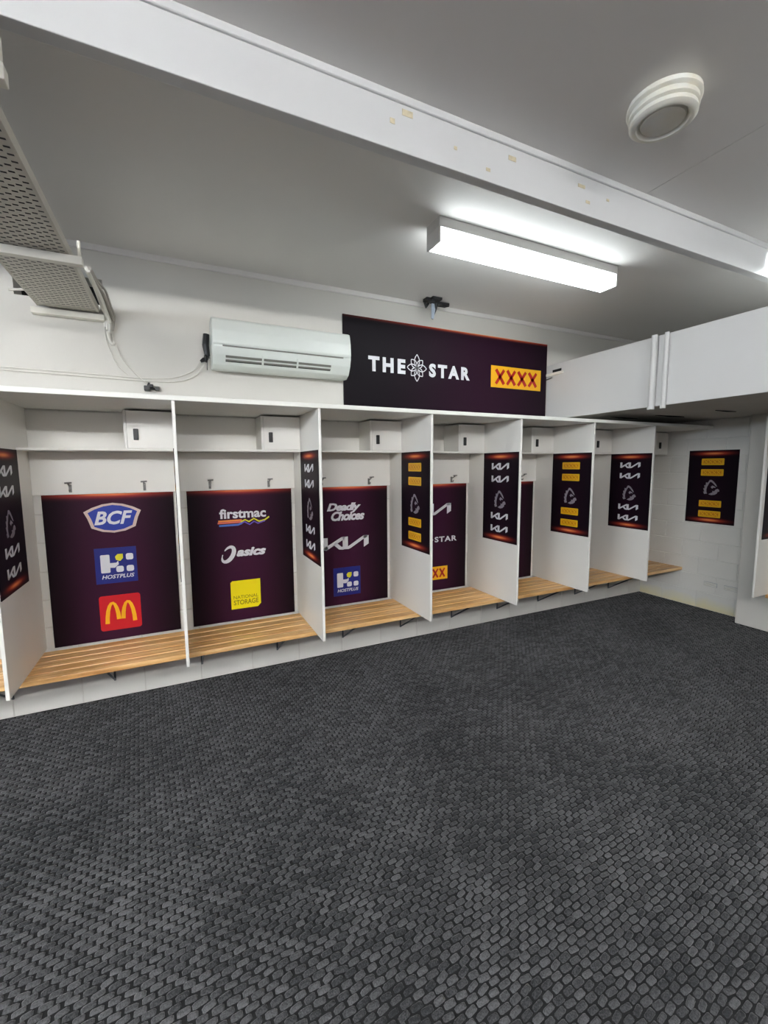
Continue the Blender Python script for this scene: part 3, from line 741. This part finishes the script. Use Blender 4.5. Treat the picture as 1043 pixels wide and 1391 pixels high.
for (y, xa, xb) in [(-.93, -2.70, -2.172), (-2.09, -2.70, -2.150)]:
    B().box(xa, xb, y-.02, y+.02, tz-.043, tz-.002).build('cross_bar', M['strut'], t, o, bevel=.003)
    B().tube([(-2.66, y, tz-.01), (-2.66, y, H)], .006).build('hanger_rod', M['chrome'], t, o)
    B().box(xb-.020, xb-.006, y-.012, y+.012, tz-.005, tz+.075).build('hanger_lug', M['strut'], t, o, bevel=.002)
B().box(-2.60, -2.195, -.055, -.002, tz-.050, tz-.012).build('wall_bar', M['strut'], t, o, bevel=.003)
t = thing('cable_bundle', (-2.19, -.3, tz-.1), 'bundle of white and grey cables spilling over the tray end down the wall', 'cables')
for k, (dx, dz, r) in enumerate([(0, 0, .012), (.02, .012, .010), (.012, -.02, .011), (.034, -.004, .008), (-.012, .02, .010), (.042, .02, .007)]):
    c = cable('cable', [(-2.20+dx*.4, -.62, tz+.062+dz*.4), (-2.20+dx*.6, -.44, tz+.06+dz*.5), (-2.195+dx, -.28, tz+.05+dz), (-2.19+dx, -.10, tz+.015+dz), (-2.18+dx, -.035, tz-.03+dz), (-2.185+dx*.8, -.016, tz-.10+dz)],
          r, M['cable'] if k % 2 == 0 else M['greycable'], '')
    del c['label'], c['category']; c.location = c.location - t.location; c.parent = t
cable('hole_cable', [(-2.71, -.02, 2.85), (-2.66, -.03, 2.852), (-2.61, -.02, 2.866), (-2.57, .02, 2.888), (-2.54, .10, 2.90)], .008, M['cable'], 'white cable looping out of the dark hole in the wall')

# ------------------------------------------------------------------ boxed duct along the side wall
DX, DZ0, DZ1 = 1.935, 2.205, 2.79
t = thing('boxed_duct', (2.8, -2.0, DZ0), 'large white boxed duct running along the side wall over the lockers', 'duct'); o = t.location
B().box(DX, DX+.02, -1.232, -0.003, DZ0, DZ1).build('panel', M['duct'], t, o, bevel=.002, seg=1)
B().box(DX, DX+.02, -4.4, -1.236, DZ0, DZ1).build('panel', M['duct'], t, o, bevel=.002, seg=1)
B().box(DX+.02, XR-.0, -1.19, -0.003, DZ0+.004, DZ0+.02).build('soffit', M['soffit'], t, o)
B().box(DX+.02, PX-.001, -4.4, -1.192, DZ0+.002, DZ0+.02).build('soffit', M['soffit'], t, o)
B().box(DX+.02, PX-.001, -4.4, -0.003, DZ1-.03, DZ1-.01).build('lid', M['duct'], t, o)
B().box(DX+.02, PX-.001, -4.4, -4.38, DZ0+.02, DZ1-.03).build('end_panel', M['duct'], t, o)
for (xa, ya, xb, yb) in [(2.35, -.50, 2.75, -.52), (2.62, -.80, 3.05, -.83), (2.75, -1.28, 3.05, -1.30)]:
    B().tube([(xa, ya, DZ0-.001), ((xa+xb)/2, ya-.01, DZ0-.0005), (xb, yb, DZ0-.001)], [.003, .009, .003], 5).build('soffit_gap', M['dark'], t, o)
B().box(DX-.0012, DX+.001, -.205, -.085, 2.705, 2.732).build('slot', M['dark'], t, o)
for (y, r, label) in [(-1.215, .024, 'thicker white pipe strapped to the joint of the boxed duct'), (-1.315, .018, 'slimmer white pipe beside the thicker one on the boxed duct')]:
    pb = B(); xx = DX-r-.001
    pb.tube([(xx, y, 2.795), (xx, y, 2.19)], r, 16)
    pb.lathe([(r+.004, 2.178), (r+.004, 2.203)], (xx-.004, y), 16)
    tag(pb.build('duct_pipe', M['duct'], loc=(xx, y, 2.19), smooth=True), label, 'pipe', 'pipes on the duct')
t = thing('stay_arm', (1.93, -.1, 2.70), 'thin white metal stay arm between the wall sign and the duct', 'bracket'); o = t.location
B().box(1.915, 1.933, -.24, -.003, 2.672, 2.700).build('arm', M['strut'], t, o, bevel=.002)
B().tube([(1.925, -.004, 2.64), (1.925, -.09, 2.652)], .006).build('bolt', M['chrome'], t, o)

# ------------------------------------------------------------------ ceiling vent
vc = (0.115, -2.372)
t = thing('ceiling_vent', (vc[0], vc[1], H), 'round white stepped exhaust vent on the ceiling', 'vent'); o = t.location
B().lathe([(.128, H), (.135, H-.004), (.137, H-.022), (.128, H-.028)], vc).build('base_ring', M['ventw'], t, o, smooth=True)
B().lathe([(.118, H-.026), (.126, H-.034), (.128, H-.052), (.118, H-.058)], vc).build('step_ring', M['ventw'], t, o, smooth=True)
B().lathe([(.108, H-.056), (.122, H-.062), (.124, H-.078), (.112, H-.088), (.098, H-.088), (.088, H-.076), (.086, H-.070)], vc).build('outer_cone', M['ventw'], t, o, smooth=True)
B().lathe([(.080, H-.068), (.084, H-.074), (.080, H-.082), (.05, H-.078), (.02, H-.078)], vc).build('centre_disc', M['ventw'], t, o, smooth=True)

# ------------------------------------------------------------------ black bracket by the ceiling edge
t = thing('ceiling_bracket', (.42, -.1, H), 'ragged black bracket with a pale hanging tab at the ceiling edge', 'bracket'); o = t.location
pb = B()
pb.box(.30, .40, -.16, -.09, H-.028, H-.001); pb.box(.37, .56, -.135, -.10, H-.034, H-.012); pb.box(.34, .44, -.20, -.15, H-.022, H-.001)
pb.tube([(.31, -.10, H-.03), (.335, -.09, H-.055), (.36, -.10, H-.03)], [.008, .022, .008]); pb.tube([(.44, -.12, H-.05), (.52, -.11, H-.042), (.575, -.105, H-.028)], [.006, .009, .004])
pb.tube([(.425, -.12, H-.03), (.418, -.11, H-.09), (.395, -.10, H-.165)], [.02, .012, .006])
pb.build('arm', M['black'], t, o, bevel=.002, seg=1)
tb = B(); tb.add([(.375,-.12,H-.034),(.425,-.12,H-.034),(.425,-.112,H-.034),(.375,-.112,H-.034),(.372,-.128,H-.17),(.395,-.128,H-.172),(.395,-.118,H-.172),(.372,-.118,H-.17)],
                 [(0,1,2,3),(7,6,5,4),(0,4,5,1),(1,5,6,2),(2,6,7,3),(3,7,4,0)])
tb.build('tab', M['bluegrey'], t, o, bevel=.002)

# ------------------------------------------------------------------ wall grilles and the far side lockers
for (y, lb) in [(-.845, 'nearer the lockers'), (-1.055, 'beside the pier edge')]:
    t = thing('wall_grille', (XR, y, .285), 'small grey slotted grille low on the block wall ' + lb, 'grille', 'low wall grilles'); o = t.location
    B().box(XR-.004, XR+.002, y-.07, y+.07, .285, .335).build('plate', M['ventgrey'], t, o)
    for k in range(3): B().box(XR-.010, XR-.003, y-.066, y+.066, .290+k*.015, .299+k*.015).build('slat', M['ventw'], t, o)
for (y, lb) in [(-1.56, 'first one on the pier wall'), (-2.46, 'second one on the pier wall')]:
    tag(B().box(3.045, PX-.002, y-TH/2, y+TH/2, ZB+.001, ZT-.0005).build('locker_divider', M['lam'], loc=(3.3, y, ZB), bevel=.0015, seg=1),
        'white locker divider panel ' + lb, 'panel', 'locker dividers')
    p = board('divider_poster', .40, SH, M['print_side'], (3.29, y-TH/2-.0002, SZ), 0, 'dark poster with gold badges on the pier wall divider ' + lb.split(' on')[0], 'dark posters on the divider sides', th=.004)
    fill_side(p, 'x')
bench2 = thing('wall_bench', (3.4, -2.4, 0), 'short slatted timber bench on the pier wall', 'bench'); o = bench2.location
for k in range(3):
    B().box(3.27+k*.09, 3.352+k*.09, -3.4, -1.56, ZB-.034, ZB).build('slat', M['wood'], bench2, o, bevel=.004)
for y in (-1.75, -2.4, -3.1):
    br = B(); br.tube([(PX-.01, y, ZB-.05), (3.30, y, ZB-.05)], .0095); br.tube([(PX-.012, y, .19), (3.34, y, ZB-.052)], .0095); br.tube([(PX-.012, y, .16), (PX-.012, y, ZB-.04)], .0095)
    br.box(3.29, PX-.02, y-.015, y+.015, ZB-.044, ZB-.0345); br.build('bracket', M['steel'], bench2, o)
tag(B().box(3.04, PX-.002, -3.4, -1.55, ZT, 2.138).build('locker_top_board', M['edge'], loc=(3.3, -2.4, ZT), bevel=.003), 'white board capping the pier wall lockers under the duct', 'board')
